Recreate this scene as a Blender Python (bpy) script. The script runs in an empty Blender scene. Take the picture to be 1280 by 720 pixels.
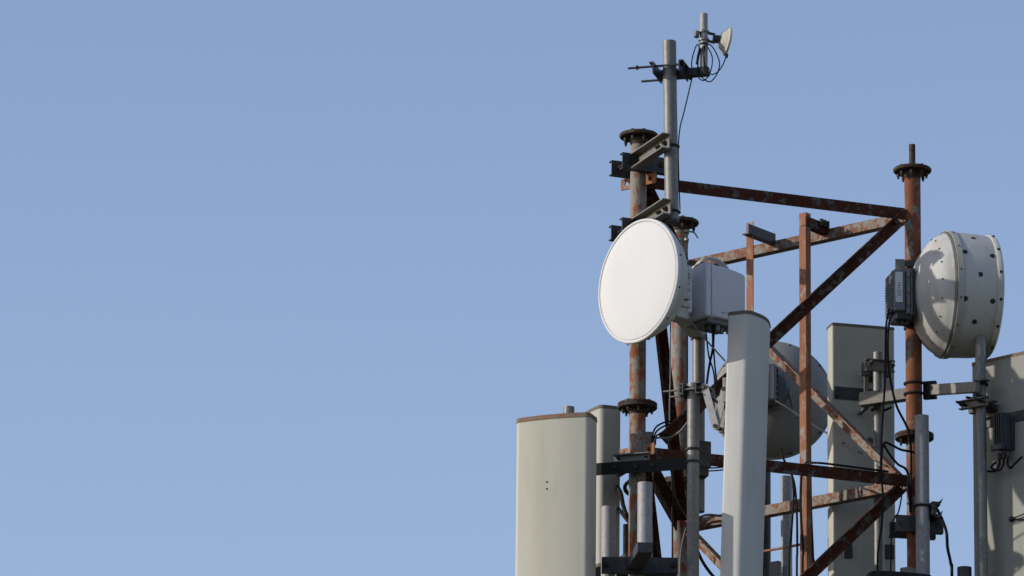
import bpy, bmesh, math, random
from mathutils import Vector, Matrix
random.seed(7)
R = math.radians
V = Vector
scene = bpy.context.scene
col = scene.collection

# ------------------------------------------------------------------ camera
FPX, PITCH, ROLL = 8190.0, 0.2878, 0.0105
CAM = V((-0.5948, -29.6494, 1.6))
cd = bpy.data.cameras.new('camera'); cam = bpy.data.objects.new('camera', cd); col.objects.link(cam)
cd.sensor_width = 36.0; cd.lens = FPX / 1280 * 36.0; cd.clip_start = 0.5; cd.clip_end = 6000
cam.matrix_world = Matrix.Translation(CAM) @ Matrix.Rotation(math.pi/2 + PITCH, 4, 'X') @ Matrix.Rotation(ROLL, 4, 'Z')
scene.camera = cam
# ------------------------------------------------------------------ sky and sun
SUN_EL, SUN_AZ = 20.0, 10.0      # azimuth: degrees from straight left (-x) towards the camera side (-y)
sd = V((-math.cos(R(SUN_AZ))*math.cos(R(SUN_EL)), -math.sin(R(SUN_AZ))*math.cos(R(SUN_EL)), math.sin(R(SUN_EL))))
w = bpy.data.worlds.new('World'); scene.world = w; w.use_nodes = True
nt = w.node_tree; bg = nt.nodes['Background']
sky = nt.nodes.new('ShaderNodeTexSky'); sky.sky_type = 'NISHITA'; sky.sun_disc = False
sky.sun_elevation = R(SUN_EL); sky.sun_rotation = math.atan2(sd.x, sd.y) % (2*math.pi)
sky.altitude = 0; sky.air_density = 1.0; sky.dust_density = 0.5; sky.ozone_density = 1.9
wb = nt.nodes.new('ShaderNodeMix'); wb.data_type = 'RGBA'; wb.blend_type = 'MULTIPLY'; wb.inputs['Factor'].default_value = 1
wb.inputs['B'].default_value = (1.12, .985, 1.02, 1)          # even white balance of the whole sky
nt.links.new(sky.outputs[0], wb.inputs['A']); nt.links.new(wb.outputs['Result'], bg.inputs[0]); bg.inputs[1].default_value = 0.15
sl = bpy.data.lights.new('sun', 'SUN'); so = bpy.data.objects.new('sun', sl); col.objects.link(so)
sl.energy = 3.1; sl.angle = R(0.5); sl.color = (1.0, 0.94, 0.85)
so.rotation_euler = sd.to_track_quat('Z', 'Y').to_euler(); so.location = sd*60
vs = scene.view_settings; vs.view_transform = 'Standard'; vs.look = 'None'; vs.gamma = 1; vs.exposure = 0.2

# ------------------------------------------------------------------ helpers
_f = V((0, math.cos(PITCH), math.sin(PITCH))); _u = V((0, -math.sin(PITCH), math.cos(PITCH)))
def at(u, v, Y):
    """world point at depth Y (metres behind the front tower leg) seen along a direction"""
    a, b = u-640, v-360; c, s = math.cos(ROLL), math.sin(ROLL)
    x, y = c*a + s*b, -s*a + c*b
    d = _f*FPX + V((1, 0, 0))*x - _u*y
    return CAM + d*((Y - CAM.y)/d.y)
UP = V((0, 0, 1))
def perp(d):
    d = d.normalized(); a = V((0, 0, 1)) if abs(d.z) < .9 else V((1, 0, 0))
    e = d.cross(a).normalized(); return e, d.cross(e).normalized()

class MB:
    def __init__(s): s.v = []; s.f = []
    def add(s, vs, fs):
        o = len(s.v); s.v += [V(p) for p in vs]; s.f += [[i+o for i in f] for f in fs]; return s
    def prism(s, poly, p0, p1, e1, e2):
        n = len(poly); vs = [p + e1*a + e2*b for p in (p0, p1) for a, b in poly]
        fs = [[i, (i+1) % n, n+(i+1) % n, n+i] for i in range(n)] + [list(range(n))[::-1], list(range(n, 2*n))]
        return s.add(vs, fs)
    def box(s, c, ex, ey, ez, sx, sy, sz):
        h = [(-sx/2, -sy/2), (sx/2, -sy/2), (sx/2, sy/2), (-sx/2, sy/2)]
        return s.prism(h, c - ez*sz/2, c + ez*sz/2, ex, ey)
    def bar(s, p0, p1, w_, h_, side=None):          # rectangular bar along p0-p1, w_ sideways, h_ upwards
        d = (p1-p0).normalized(); e1 = side if side else d.cross(UP).normalized(); e2 = e1.cross(d).normalized()
        return s.prism([(-w_/2, -h_/2), (w_/2, -h_/2), (w_/2, h_/2), (-w_/2, h_/2)], p0, p1, e1, e2)
    def tube(s, p0, p1, r, r1=None, seg=24):
        r1 = r if r1 is None else r1; e1, e2 = perp(p1-p0); vs = []
        for p, q in ((p0, r), (p1, r1)):
            vs += [p + (e1*math.cos(2*math.pi*i/seg) + e2*math.sin(2*math.pi*i/seg))*q for i in range(seg)]
        fs = [[i, (i+1) % seg, seg+(i+1) % seg, seg+i] for i in range(seg)] + [list(range(seg)), list(range(seg, 2*seg))]
        return s.add(vs, fs)
    def pipe(s, p0, p1, r, wall=.004, seg=28):       # hollow pipe, open ends
        e1, e2 = perp(p1-p0); d = (p1-p0).normalized()
        prof = [(p0, r), (p1, r), (p1, r-wall), (p1-d*.15, r-wall), (p1-d*.15, 0.001)]
        return s.rings([[p + (e1*math.cos(2*math.pi*i/seg) + e2*math.sin(2*math.pi*i/seg))*q for i in range(seg)] for p, q in prof], cap=True)
    def rings(s, rs, cap=True, closed=False):
        n = len(rs[0]); vs = [p for r in rs for p in r]; fs = []
        m = len(rs)
        for k in range(m if closed else m-1):
            a, b = k*n, ((k+1) % m)*n
            fs += [[a+i, a+(i+1) % n, b+(i+1) % n, b+i] for i in range(n)]
        if cap and not closed: fs += [list(range(n)), list(range((m-1)*n, m*n))]
        return s.add(vs, fs)
    def lathe(s, prof, o, ax, seg=72):
        ax = ax.normalized(); e1, e2 = perp(ax)
        return s.rings([[o + ax*t + (e1*math.cos(2*math.pi*i/seg) + e2*math.sin(2*math.pi*i/seg))*max(r, .0005) for i in range(seg)] for t, r in prof])
    def path(s, pts, r, seg=8, sub=6, smooth=True, closed=False):
        if smooth and len(pts) > 2:
            q = []; P = [pts[0]*2-pts[1]] + list(pts) + [pts[-1]*2-pts[-2]]
            for i in range(1, len(P)-2):
                for k in range(sub):
                    t = k/sub; a, b, c, d = P[i-1], P[i], P[i+1], P[i+2]
                    q.append(.5*((2*b) + (c-a)*t + (2*a-5*b+4*c-d)*t*t + (3*b-a-3*c+d)*t**3))
            q.append(pts[-1]); pts = q
        rs = []; e1 = None
        for i, p in enumerate(pts):
            d = (pts[min(i+1, len(pts)-1)] - pts[max(i-1, 0)]).normalized()
            if e1 is None: e1, e2 = perp(d)
            else:
                e1 = (e1 - d*e1.dot(d)).normalized(); e2 = d.cross(e1)
            rs.append([p + (e1*math.cos(2*math.pi*k/seg) + e2*math.sin(2*math.pi*k/seg))*r for k in range(seg)])
        return s.rings(rs)
    def holed(s, c, eu, ev, w_, h_, t, r, seg=16):    # plate with a round hole
        n = eu.cross(ev).normalized(); L = []
        for z in (-t/2, t/2):
            o_, i_ = [], []
            for k in range(seg):
                a = 2*math.pi*k/seg + math.pi/4; ca, sa = math.cos(a), math.sin(a); m = max(abs(ca), abs(sa))
                o_.append(c + n*z + eu*(ca/m*w_/2) + ev*(sa/m*h_/2)); i_.append(c + n*z + eu*ca*r + ev*sa*r)
            L.append((o_, i_))
        return s.rings([L[0][0], L[1][0], L[1][1], L[0][1]], closed=True)
    def build(s, name, mat, parent=None, bevel=0, sharp=38):
        root = parent
        while root is not None and root.parent is not None: root = root.parent
        off = root.location if root else V((0, 0, 0))
        org = V((0, 0, 0))
        if root is None:
            xs = [p.x for p in s.v]; ys = [p.y for p in s.v]; zs = [p.z for p in s.v]
            org = V(((min(xs)+max(xs))/2, (min(ys)+max(ys))/2, min(zs)))
        me = bpy.data.meshes.new(name)
        me.from_pydata([tuple(p-off-org) for p in s.v], [], s.f)
        bm = bmesh.new(); bm.from_mesh(me); bmesh.ops.recalc_face_normals(bm, faces=bm.faces); bm.to_mesh(me); bm.free()
        for p in me.polygons: p.use_smooth = True
        me.set_sharp_from_angle(angle=R(sharp))
        me.materials.append(mat)
        o = bpy.data.objects.new(name, me); col.objects.link(o); o.location = org
        if parent: o.parent = parent
        if bevel:
            b = o.modifiers.new('bevel', 'BEVEL'); b.width = bevel; b.segments = 2; b.limit_method = 'ANGLE'; b.angle_limit = R(40)
        return o
def tag(o, label, cat, group=None):
    o['label'] = label; o['category'] = cat
    if group: o['group'] = group
    return o
def thing(name, label, cat, loc, group=None):
    o = bpy.data.objects.new(name, None); col.objects.link(o); o.location = loc; o.empty_display_size = .1
    return tag(o, label, cat, group)
def angle_iron(mb, p0, p1, e1, e2, w_=.06, t=.006, wf=None):
    wf = wf or w_
    return mb.prism([(-w_/2, 0), (w_/2, 0), (w_/2, wf), (w_/2-t, wf), (w_/2-t, t), (-w_/2, t)], p0, p1, e1, e2)
def channel(mb, p0, p1, e1, e2, h=.078, fl=.032, t=.006):   # web in the e1 direction, flanges towards e2
    return mb.prism([(-h/2, 0), (h/2, 0), (h/2, fl), (h/2-t, fl), (h/2-t, t), (-h/2+t, t), (-h/2+t, fl), (-h/2, fl)], p0, p1, e1, e2)
def ubolt(mb, c, back, r, rod=.006, leg=.05, tilt=None):       # U round a vertical pipe, legs towards `back`
    sdir = V((-back.y, back.x, 0)); pts = [c + back*leg + sdir*r]
    for k in range(13):
        a = math.pi*k/12; pts.append(c + sdir*(r*math.cos(a)) - back*(r*math.sin(a)))
    pts.append(c + back*leg - sdir*r)
    return mb.path(pts, rod, smooth=False)
def mesh_hex(name, parts, mat):
    mb = MB()
    for z0, z1, r, n in parts:
        mb.tube(V((0, 0, z0)), V((0, 0, z1)), r, seg=n)
    me = bpy.data.meshes.new(name); me.from_pydata([tuple(p) for p in mb.v], [], mb.f); me.materials.append(mat)
    bm = bmesh.new(); bm.from_mesh(me); bmesh.ops.recalc_face_normals(bm, faces=bm.faces); bm.to_mesh(me); bm.free()
    return me
def inst(name, me, p, ax, parent):
    root = parent
    while root.parent is not None: root = root.parent
    o = bpy.data.objects.new(name, me); col.objects.link(o); o.parent = parent
    o.location = p - root.location; o.rotation_euler = ax.to_track_quat('Z', 'Y').to_euler(); return o

# ------------------------------------------------------------------ materials
def newmat(name):
    m = bpy.data.materials.new(name); m.use_nodes = True; t = m.node_tree
    return m, t, t.nodes['Principled BSDF']
def pos(t, scale=(1, 1, 1)):
    g = t.nodes.new('ShaderNodeNewGeometry'); mp = t.nodes.new('ShaderNodeMapping'); mp.inputs['Scale'].default_value = scale
    t.links.new(g.outputs['Position'], mp.inputs['Vector']); return mp.outputs[0]
def noise(t, vec, sc, det=5, rough=.6):
    n = t.nodes.new('ShaderNodeTexNoise'); n.inputs['Scale'].default_value = sc; n.inputs['Detail'].default_value = det
    n.inputs['Roughness'].default_value = rough; t.links.new(vec, n.inputs['Vector']); return n.outputs['Fac']
def ramp(t, fac, stops):
    r = t.nodes.new('ShaderNodeValToRGB'); e = r.color_ramp.elements
    while len(e) < len(stops): e.new(.5)
    for i, (p, c) in enumerate(stops):
        e[i].position = p; e[i].color = (*c, 1) if len(c) == 3 else c
    t.links.new(fac, r.inputs[0]); return r.outputs[0]
def mix(t, fac, a, b, mode='MIX'):
    m = t.nodes.new('ShaderNodeMix'); m.data_type = 'RGBA'; m.blend_type = mode
    for sck, val in ((m.inputs['Factor'], fac), (m.inputs['A'], a), (m.inputs['B'], b)):
        if isinstance(val, (int, float)): sck.default_value = val
        elif isinstance(val, tuple): sck.default_value = (*val, 1)
        else: t.links.new(val, sck)
    return m.outputs['Result']
def bump(t, bs, fac, st, dist=.002):
    b = t.nodes.new('ShaderNodeBump'); b.inputs['Strength'].default_value = st; b.inputs['Distance'].default_value = dist
    t.links.new(fac, b.inputs['Height']); t.links.new(b.outputs[0], bs.inputs['Normal'])
def G(a): return (a, a, a)

def rust_paint(name, paint, grey, dark, cover, sc=14, stretch=.45):
    """oxide paint flaking off galvanised steel; cover = share of paint that is left"""
    m, t, b = newmat(name); v = pos(t, (1, 1, stretch))
    n1 = noise(t, v, sc, 8, .68); n2 = noise(t, v, sc*3.1, 6, .7); n3 = noise(t, pos(t), 5, 3)
    mask = ramp(t, n1, [(cover-.035, G(0)), (cover+.035, G(1))])
    pc = mix(t, ramp(t, n2, [(.3, G(0)), (.72, G(1))]), tuple(c*.78 for c in paint), tuple(min(1, c*1.15) for c in paint))
    pc = mix(t, ramp(t, n3, [(.45, G(0)), (.75, G(.55))]), pc, dark)
    gc = mix(t, ramp(t, n2, [(.35, G(0)), (.65, G(1))]), tuple(c*.8 for c in grey), grey)
    t.links.new(mix(t, mask, pc, gc), b.inputs['Base Color'])
    b.inputs['Roughness'].default_value = .8; b.inputs['Specular IOR Level'].default_value = .12
    bump(t, b, n1, .35, .004); return m
def galv(name, c, var=.25, rough=.5, metal=.25, stain=(.2, .15, .11), amt=.35):
    m, t, b = newmat(name); n1 = noise(t, pos(t), 55, 4, .6); n2 = noise(t, pos(t, (1, 1, .2)), 9, 5, .65)
    cc = mix(t, ramp(t, n1, [(.3, G(0)), (.7, G(1))]), tuple(x*(1-var) for x in c), tuple(x*(1+var*.6) for x in c))
    cc = mix(t, ramp(t, n2, [(.55, G(0)), (.78, G(amt))]), cc, stain)
    t.links.new(cc, b.inputs['Base Color']); b.inputs['Roughness'].default_value = rough; b.inputs['Metallic'].default_value = metal; b.inputs['Specular IOR Level'].default_value = .25
    bump(t, b, n1, .12, .001); return m
def plastic(name, c, dirt=(.2, .17, .12), amt=.25, rough=.5, sc=6, var=.05):
    m, t, b = newmat(name); n1 = noise(t, pos(t, (1, 1, .15)), sc*2, 5, .6); n2 = noise(t, pos(t), sc*.6, 4); n3 = noise(t, pos(t), 180, 2)
    cc = mix(t, n2, tuple(x*(1-var) for x in c), tuple(min(1, x*(1+var)) for x in c))
    cc = mix(t, ramp(t, n1, [(.50, G(0)), (.74, G(amt))]), cc, dirt)
    n4 = noise(t, pos(t, (1, 1, .03)), sc*7, 3, .7); cc = mix(t, ramp(t, n4, [(.58, G(0)), (.75, G(amt*.8))]), cc, dirt)
    cc = mix(t, ramp(t, n3, [(.25, G(.12)), (.5, G(0))]), cc, dirt)
    t.links.new(cc, b.inputs['Base Color']); b.inputs['Roughness'].default_value = max(rough, .65); b.inputs['Specular IOR Level'].default_value = .22
    bump(t, b, n3, .05, .0006); return m
def plain(name, c, rough=.6, metal=0, var=.2, sc=60):
    m, t, b = newmat(name); n1 = noise(t, pos(t), sc, 4)
    t.links.new(mix(t, n1, tuple(x*(1-var) for x in c), tuple(x*(1+var) for x in c)), b.inputs['Base Color'])
    b.inputs['Roughness'].default_value = rough; b.inputs['Metallic'].default_value = metal; b.inputs['Specular IOR Level'].default_value = .2; return m
M = {
 'leg': rust_paint('leg_paint', (.235, .088, .044), (.235, .225, .195), (.085, .034, .018), .478, 24, .5),
 'leg_c': rust_paint('leg_paint_fresh', (.195, .075, .040), (.20, .20, .185), (.085, .034, .018), .575, 18, .6),
 'beam': rust_paint('beam_paint_shaded', (.070, .023, .012), (.11, .11, .105), (.028, .011, .007), .565, 22, 1),  # paint darkened to hold the shade of the tower faces turned from the sun
 'beam_lit': rust_paint('beam_paint_worn_lit', (.215, .095, .055), (.25, .235, .20), (.11, .045, .026), .50, 34, 1),  # paler, flaking copy of the beam paint for the sunlit face
 'rail': rust_paint('rail_paint', (.285, .130, .075), (.30, .27, .23), (.15, .065, .036), .58, 26),
 'flange': rust_paint('flange_paint', (0.061, 0.032, 0.022), (0.072, 0.068, 0.058), (0.022, 0.014, 0.011), .52, 30, 1),
 'galv': galv('galvanised_pipe', (0.180, 0.180, 0.169)),
 'galv_new': galv('galvanised_pipe_new', (0.288, 0.288, 0.288), .2, .6, .15, amt=.15),
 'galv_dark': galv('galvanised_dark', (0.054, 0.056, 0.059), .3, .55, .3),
 'galv_warm': galv('galvanised_warm', (0.173, 0.166, 0.144), .2),
 'black_steel': galv('dark_steel', (.013, .0125, .012), .4, .7, 0, stain=(.04, .03, .025), amt=.3),  # near-black base colour with slightly browner patches
 'bolt': plain('bolt_steel', (0.032, 0.029, 0.026), .55, .3),
 'cream': plastic('cream_radome', (.44, .432, .355), amt=.22, sc=4),
 'grey_radome': plastic('grey_radome', (.48, .485, .455), amt=.17),
 'pale_radome': plastic('pale_radome', (0.346, 0.346, 0.302), amt=.12),
 'olive_radome': plastic('weathered_radome', (.40, .39, .33), amt=.22),
 'cap': rust_paint('cap_lichen', (0.245, 0.122, 0.072), (0.202, 0.173, 0.130), (0.101, 0.065, 0.043), .5, 40, 1),
 'cap_grey': plain('cap_grey', (0.122, 0.115, 0.094), .8, 0, .3, 40),
 'white': plastic('white_dish_radome', (.58, .585, .58), amt=.04, var=.015, rough=.9),
 'dish': plastic('painted_dish_shell', (.46, .46, .43), (.16, .12, .08), amt=.4, sc=5),
 'dish_band': plastic('dish_band', (0.374, 0.367, 0.331), (0.302, 0.238, 0.130), amt=.75, sc=6),
 'shadow_panel': plastic('shaded_stained_radome', (.27, .27, .235), amt=.4),  # base colour darkened for the shadow over the edge panel, plus stains
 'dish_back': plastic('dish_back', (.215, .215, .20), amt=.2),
 'radio_white': plastic('radio_white', (.57, .57, .60), amt=.06),
 'radio_grey': plastic('radio_grey', (0.144, 0.155, 0.166), amt=.2),
 'radio_dark': plain('radio_dark', (0.043, 0.047, 0.050), .5),
 'plug': plain('plug', (0.025, 0.027, 0.029), .6),
 'cable': plain('black_cable', (.007, .007, .008), .7),
 'cable_grey': plain('grey_cable', (0.158, 0.151, 0.144), .5),
 'print': plain('faint_print', (0.144, 0.144, 0.158), .6),
 'concrete': plastic('concrete', (0.238, 0.230, 0.216), amt=.3, rough=.9),
}
m, t, b = newmat('ground_earth'); n1 = noise(t, pos(t), .06, 8); n2 = noise(t, pos(t), 3, 6)
gc = mix(t, ramp(t, n1, [(.35, G(0)), (.65, G(1))]), (.03, .045, .018), (.07, .06, .04))
t.links.new(mix(t, ramp(t, n2, [(.4, G(0)), (.7, G(.5))]), gc, (.04, .045, .02)), b.inputs['Base Color']); b.inputs['Roughness'].default_value = .95
bump(t, b, n2, .6, .05); M['ground'] = m

# ------------------------------------------------------------------ ground
mb = MB(); mb.add([V((-2500, -2500, 0)), V((2500, -2500, 0)), V((2500, 2500, 0)), V((-2500, 2500, 0))], [[0, 1, 2, 3]])
g = mb.build('ground', M['ground']); g['kind'] = 'structure'

# ------------------------------------------------------------------ lattice tower
S, TH = 1.42, 0.3569
LA = V((0, 0, 0)); LC = V((math.cos(TH), math.sin(TH), 0))*S; LB = V((math.cos(TH+math.pi/3), math.sin(TH+math.pi/3), 0))*S
ZF, H, LR = 1.6 + 9.5447, 1.3279, .0392
ZH = ZF - .238
tower = thing('lattice_tower', 'three-legged lattice tower of rusty orange pipes and angle braces', 'tower', (LA+LB+LC)/3)
cen = (LA+LB+LC)/3
for P, mt in ((LA, 'leg'), (LB, 'leg'), (LC, 'leg_c')):
    MB().tube(P, P + UP*(ZF-.006), LR, seg=36).build('leg', M[mt], tower)
bolt_me = mesh_hex('flange_bolt', [(.0, .008, .0105, 6), (-.050, .0, .005, 8), (-.040, -.0265, .0085, 6)], M['bolt'])
for k in range(9):
    z = ZF - k*H
    for P in (LA, LB, LC):
        mb = MB()
        if k == 0: mb.lathe([(-.018, .0), (-.018, .088), (-.014, .092), (-.004, .093), (0, .089), (0, 0)], P + UP*z, UP, 40)
        else: mb.lathe([(-.026, LR+.001), (-.026, .09), (-.023, .093), (-.014, .093), (-.013, .088), (-.012, .093), (-.001, .093), (.001, .09), (.001, LR+.001)], P + UP*z, UP, 40)
        mb.lathe([(-.055, LR+.0008), (-.026, LR+.004), (-.024, LR+.010), (-.022, LR+.0012)], P + UP*z, UP, 30)
        fl = mb.build('flange', M['flange'], tower)
        if k < 2:
            a0 = random.random()
            for j in range(8):
                a = a0 + 2*math.pi*j/8
                inst('bolt', bolt_me, P + V((math.cos(a)*.068, math.sin(a)*.068, z + (.0 if k == 0 else .001) + .0)) , UP, fl)
MB().pipe(LC + UP*(ZF+.001), LC + UP*(ZF+.122), .0155).build('spigot', M['flange'], tower)
small_bolt = mesh_hex('small_bolt', [(0, .009, .010, 6), (.009, .016, .005, 8)], M['bolt'])
FACES = [(LA, LC, 'beam', 'ac'), (LB, LC, 'beam_lit', 'bc'), (LA, LB, 'beam', 'ab')]
for k in range(8):
    z = ZH - k*H
    for P, Q, mt, tg in FACES:
        d = (Q-P).normalized(); n = V((d.y, -d.x, 0)); mid = (P+Q)/2
        if n.dot(mid-cen) < 0: n = -n
        h0, h1 = P + d*.048 + UP*z, Q - d*.048 + UP*z
        if tg == 'ac': angle_beam = angle_iron(MB(), h0 + n*.016, h1 + n*.016, UP, -n, .058)
        elif tg == 'bc': angle_beam = angle_iron(MB(), h0 - n*.012, h1 - n*.012, -UP, n, .050)
        else: angle_beam = angle_iron(MB(), h0 + n*.01, h1 + n*.01, UP, -n, .058)
        hb = angle_beam.build('horizontal_beam', M[mt], tower)
        if z - H < .1: continue
        if tg == 'ac': a0, a1 = Q - d*.075 + UP*(z-.035), P + d*.125 + UP*(z-H+.075)
        else: a0, a1 = P + d*.075 + UP*(z-.03), Q - d*.075 + UP*(z-H+.03)
        dd = (a1-a0).normalized()
        e = dd.cross(n).normalized(); e = e if e.z > 0 else -e
        if tg == 'ac': br = angle_iron(MB(), a0 + n*.003, a1 + n*.003, e, n, .060, .006, .045)
        elif tg == 'bc': br = angle_iron(MB(), a0 - n*.020, a1 - n*.020, e, -n, .050, .006, .055)
        else: br = angle_iron(MB(), a0 + n*.002, a1 + n*.002, e, -n, .078, .006, .05)
        bo = br.build('diagonal_brace', M[mt], tower)
        if k < 2:
            for q in (a0 + dd*.03, a1 - dd*.03):
                s_ = n if tg == 'ac' else -n
                inst('bolt', small_bolt, q + s_*(.011 if tg == 'ac' else .0225), s_, bo)
    if k < 4:
        for P in (LA,):                                # gusset plates across the front leg
            bis = (cen - P).normalized(); tdir = V((-bis.y, bis.x, 0))
            for s_ in (-1, 1):
                MB().holed(P + tdir*s_*(LR+.032) + UP*(z+.004), tdir, UP, .066, .054, .008, .0115).build('gusset_plate', M['beam' if P is LB else 'rail'], tower)
# base plates
for P, lb in ((LA, 'concrete footing block under the rusty leg that carries the mast'), (LB, 'concrete footing block under the far rusty leg with the steel straps'), (LC, 'concrete footing block under the orange leg with the drum dish')):
    f = MB(); f.box(P + UP*.1, V((1, 0, 0)), V((0, 1, 0)), UP, .5, .5, .2)
    tag(f.build('concrete_footing', M['concrete'], bevel=.01), lb, 'footing')

# ------------------------------------------------------------------ mast with its two clamps
Ym = -.33
mt0, mt1 = at(836.6, 52, Ym), at(840.0, 278, Ym)
mast = thing('mast_pole', 'tall grey galvanised mast pole clamped beside the top of a rusty leg', 'pole', mt1)
MB().pipe(mt1, mt0, .0325).build('pole', M['galv'], mast)
MB().tube(mt1 - UP*.0005, mt1 + UP*.012, .034).build('end_ring', M['galv_dark'], mast)
cdir = V((.92, .39, 0)).normalized(); ddir = V((.39, -.92, 0)).normalized()
z_up = at(788, 202.5, -.085).z
for dz in (0, -.322):
    z = z_up + dz; Mc = mt1 + (mt0-mt1)*((z-mt1.z)/(mt0.z-mt1.z))
    base = V((0, 0, z))
    fr = channel(MB(), base + ddir*.078 - cdir*.118, base + ddir*.078 + cdir*.118, UP, -ddir, .078, .034).build('clamp_channel', M['galv_dark'], mast)
    rr = channel(MB(), base - ddir*.048 - cdir*.118, base - ddir*.048 + cdir*.118, UP, -ddir, .072, .034).build('clamp_channel', M['galv_dark'], mast)
    for s_ in (-1, 1):
        o_ = cdir*s_*.085
        MB().tube(base + ddir*.090 + o_, base - ddir*.075 + o_, .0065, seg=12).build('clamp_bolt', M['bolt'], mast)
        MB().tube(base + ddir*.0785 + o_, base + ddir*.088 + o_, .014, seg=6).build('nut', M['bolt'], mast)
    W = Mc - cdir*.0365; W.z = z; co = W.dot(cdir); td = W.dot(ddir)
    p0 = cdir*co + ddir*.0785 + UP*z; p1 = cdir*co + ddir*(td+.075) + UP*z
    channel(MB(), p0, p1, UP, -cdir, .076, .045, .006).build('arm', M['galv_warm'], mast)
    ub = MB(); ubolt(ub, Mc + V((0, 0, z-Mc.z)), -cdir, .037, .006, .065); ub.build('u_bolt', M['bolt'], mast)
    for s_ in (-1, 1):
        q = W + ddir*s_*.037 - cdir*.006
        MB().tube(q, q - cdir*.014, .013, seg=6).build('nut', M['bolt'], mast)

# ------------------------------------------------------------------ arm at the top of the mast
e = V((.962, -.27, 0)).normalized(); pn = V((.27, .962, 0)).normalized()
mz = at(837, 88.5, Ym); mc = mt1 + (mt0-mt1)*((mz.z-mt1.z)/(mt0.z-mt1.z)); zc = mz.z
arm = thing('antenna_arm', 'short galvanised arm with upright pipe clamped near the mast top', 'bracket', mc)
tb0 = mc + pn*.054 - e*.055; tb1 = mc + pn*.054 + e*.178
tb0.z = tb1.z = zc
MB().bar(tb0, tb1, .040, .040).build('square_tube', M['galv_dark'], arm, bevel=.003)
ptop = tb1 - e*.026 + UP*.02
MB().pipe(ptop, ptop + UP*.268, .0185).build('upright_pipe', M['galv_new'], arm)
for s_ in (-1, 1):
    c0 = V((mc.x, mc.y, zc)) + e*s_*.060 + pn*.012
    pl = MB(); angle_iron(pl, c0 - pn*.085, c0 + pn*.085, UP, e*s_, .056, .006, .022); pl.build('clamp_plate', M['galv_dark'], arm)
for off, zz, a0, a1 in ((-.047, .012, -.19, .085), (.088, -.012, -.16, .085)):
    q = V((mc.x, mc.y, zc+zz)) + pn*off
    rd = MB().tube(q + e*a0, q + e*a1, .0055, seg=10).build('threaded_rod', M['galv_dark'], arm)
    for s_ in (-.073, .072): MB().tube(q + e*s_, q + e*(s_+.01), .012, seg=6).build('nut', M['bolt'], rd)
    if off < 0: MB().tube(q + e*(-.15), q + e*(-.142), .011, seg=6).build('nut', M['bolt'], rd)

# small dish on the upright pipe
sz = at(879.5, 45, ptop.y); pc = V((ptop.x, ptop.y, sz.z))
sdish = thing('small_dish_antenna', 'small weathered beige dish antenna on the upright pipe of the short arm', 'antenna', pc)
nx = V((.96, .23, -.15)).normalized()
jc = pc + nx*.078
dc = at(909, 44, ptop.y); dc = pc + nx*((dc.x-pc.x)/nx.x) + UP*.0
sh = MB().lathe([(-.036, .0), (-.036, .026), (-.031, .040), (-.014, .053), (-.007, .064), (-.004, .069), (.004, .070), (.006, .066), (.008, .03), (.008, 0)], dc, nx, 40)
sh.build('reflector', M['olive_radome'], sdish)
MB().lathe([(-.062, 0), (-.062, .016), (-.05, .02), (-.041, .02), (-.041, 0)], dc, nx, 20).build('hub', M['galv_dark'], sdish)
MB().bar(pc + nx*.045, dc - nx*.06, .022, .030).build('joint', M['galv_dark'], sdish, bevel=.003)
for dz in (-.020, .020):
    q = pc + UP*dz
    MB().lathe([(-.005, .0188), (-.005, .026), (.005, .026), (.005, .0188)], q, UP, 24).build('clamp_band', M['galv'], sdish)
    MB().bar(q + nx*.022, q + nx*.055, .012, .010).build('clamp_arm', M['galv_dark'], sdish)
MB().bar(pc - nx*.024, pc - nx*.045, .03, .03).build('clamp_back', M['galv_warm'], sdish, bevel=.003)
bt = dc - UP*.066 + nx*.0
MB().tube(bt + UP*.004, bt - UP*.016, .007, .004, seg=12).build('gland', M['galv_dark'], sdish)

# ------------------------------------------------------------------ dish with flat white radome, its radio and its pipe
n1 = V((-.79, -.613, 0)).normalized(); ax = -n1; sidev = V((ax.y, -ax.x, 0))     # sidev: towards camera-right
D1 = at(797, 351, -.30)
dish = thing('microwave_dish', 'round microwave dish with flat bright white radome', 'dish antenna', D1)
MB().lathe([(-.004, 0), (-.004, .15), (-.001, .272), (.001, .2795), (.004, .281)], D1, ax, 96).build('radome', M['white'], dish)
MB().lathe([(.005, .2825), (.0, .2860), (-.001, .291), (.002, .2965), (.007, .298), (.018, .298), (.021, .295), (.024, .28)], D1, ax, 96).build('rim', M['white'], dish)
MB().lathe([(.019, .291), (.055, .279), (.10, .248), (.14, .20), (.17, .155), (.188, .122), (.195, .115), (.21, .112), (.214, .10), (.214, 0)], D1, ax, 96).build('shell', M['dish'], dish)
for j in range(12):
    a = 2*math.pi*(j+.4)/12; rd = sidev*math.cos(a) + UP*math.sin(a)
    inst('screw', small_bolt, D1 + ax*.019 + rd*.299, rd, dish).scale = (.45, .45, .4)
hub = D1 + ax*.214
MB().lathe([(0, .075), (.02, .078), (.03, .06), (.05, .058), (.05, 0)], hub, ax, 40).build('collar', M['radio_white'], dish)
YP = .19
pp = at(872.8, 500, YP)
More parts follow.
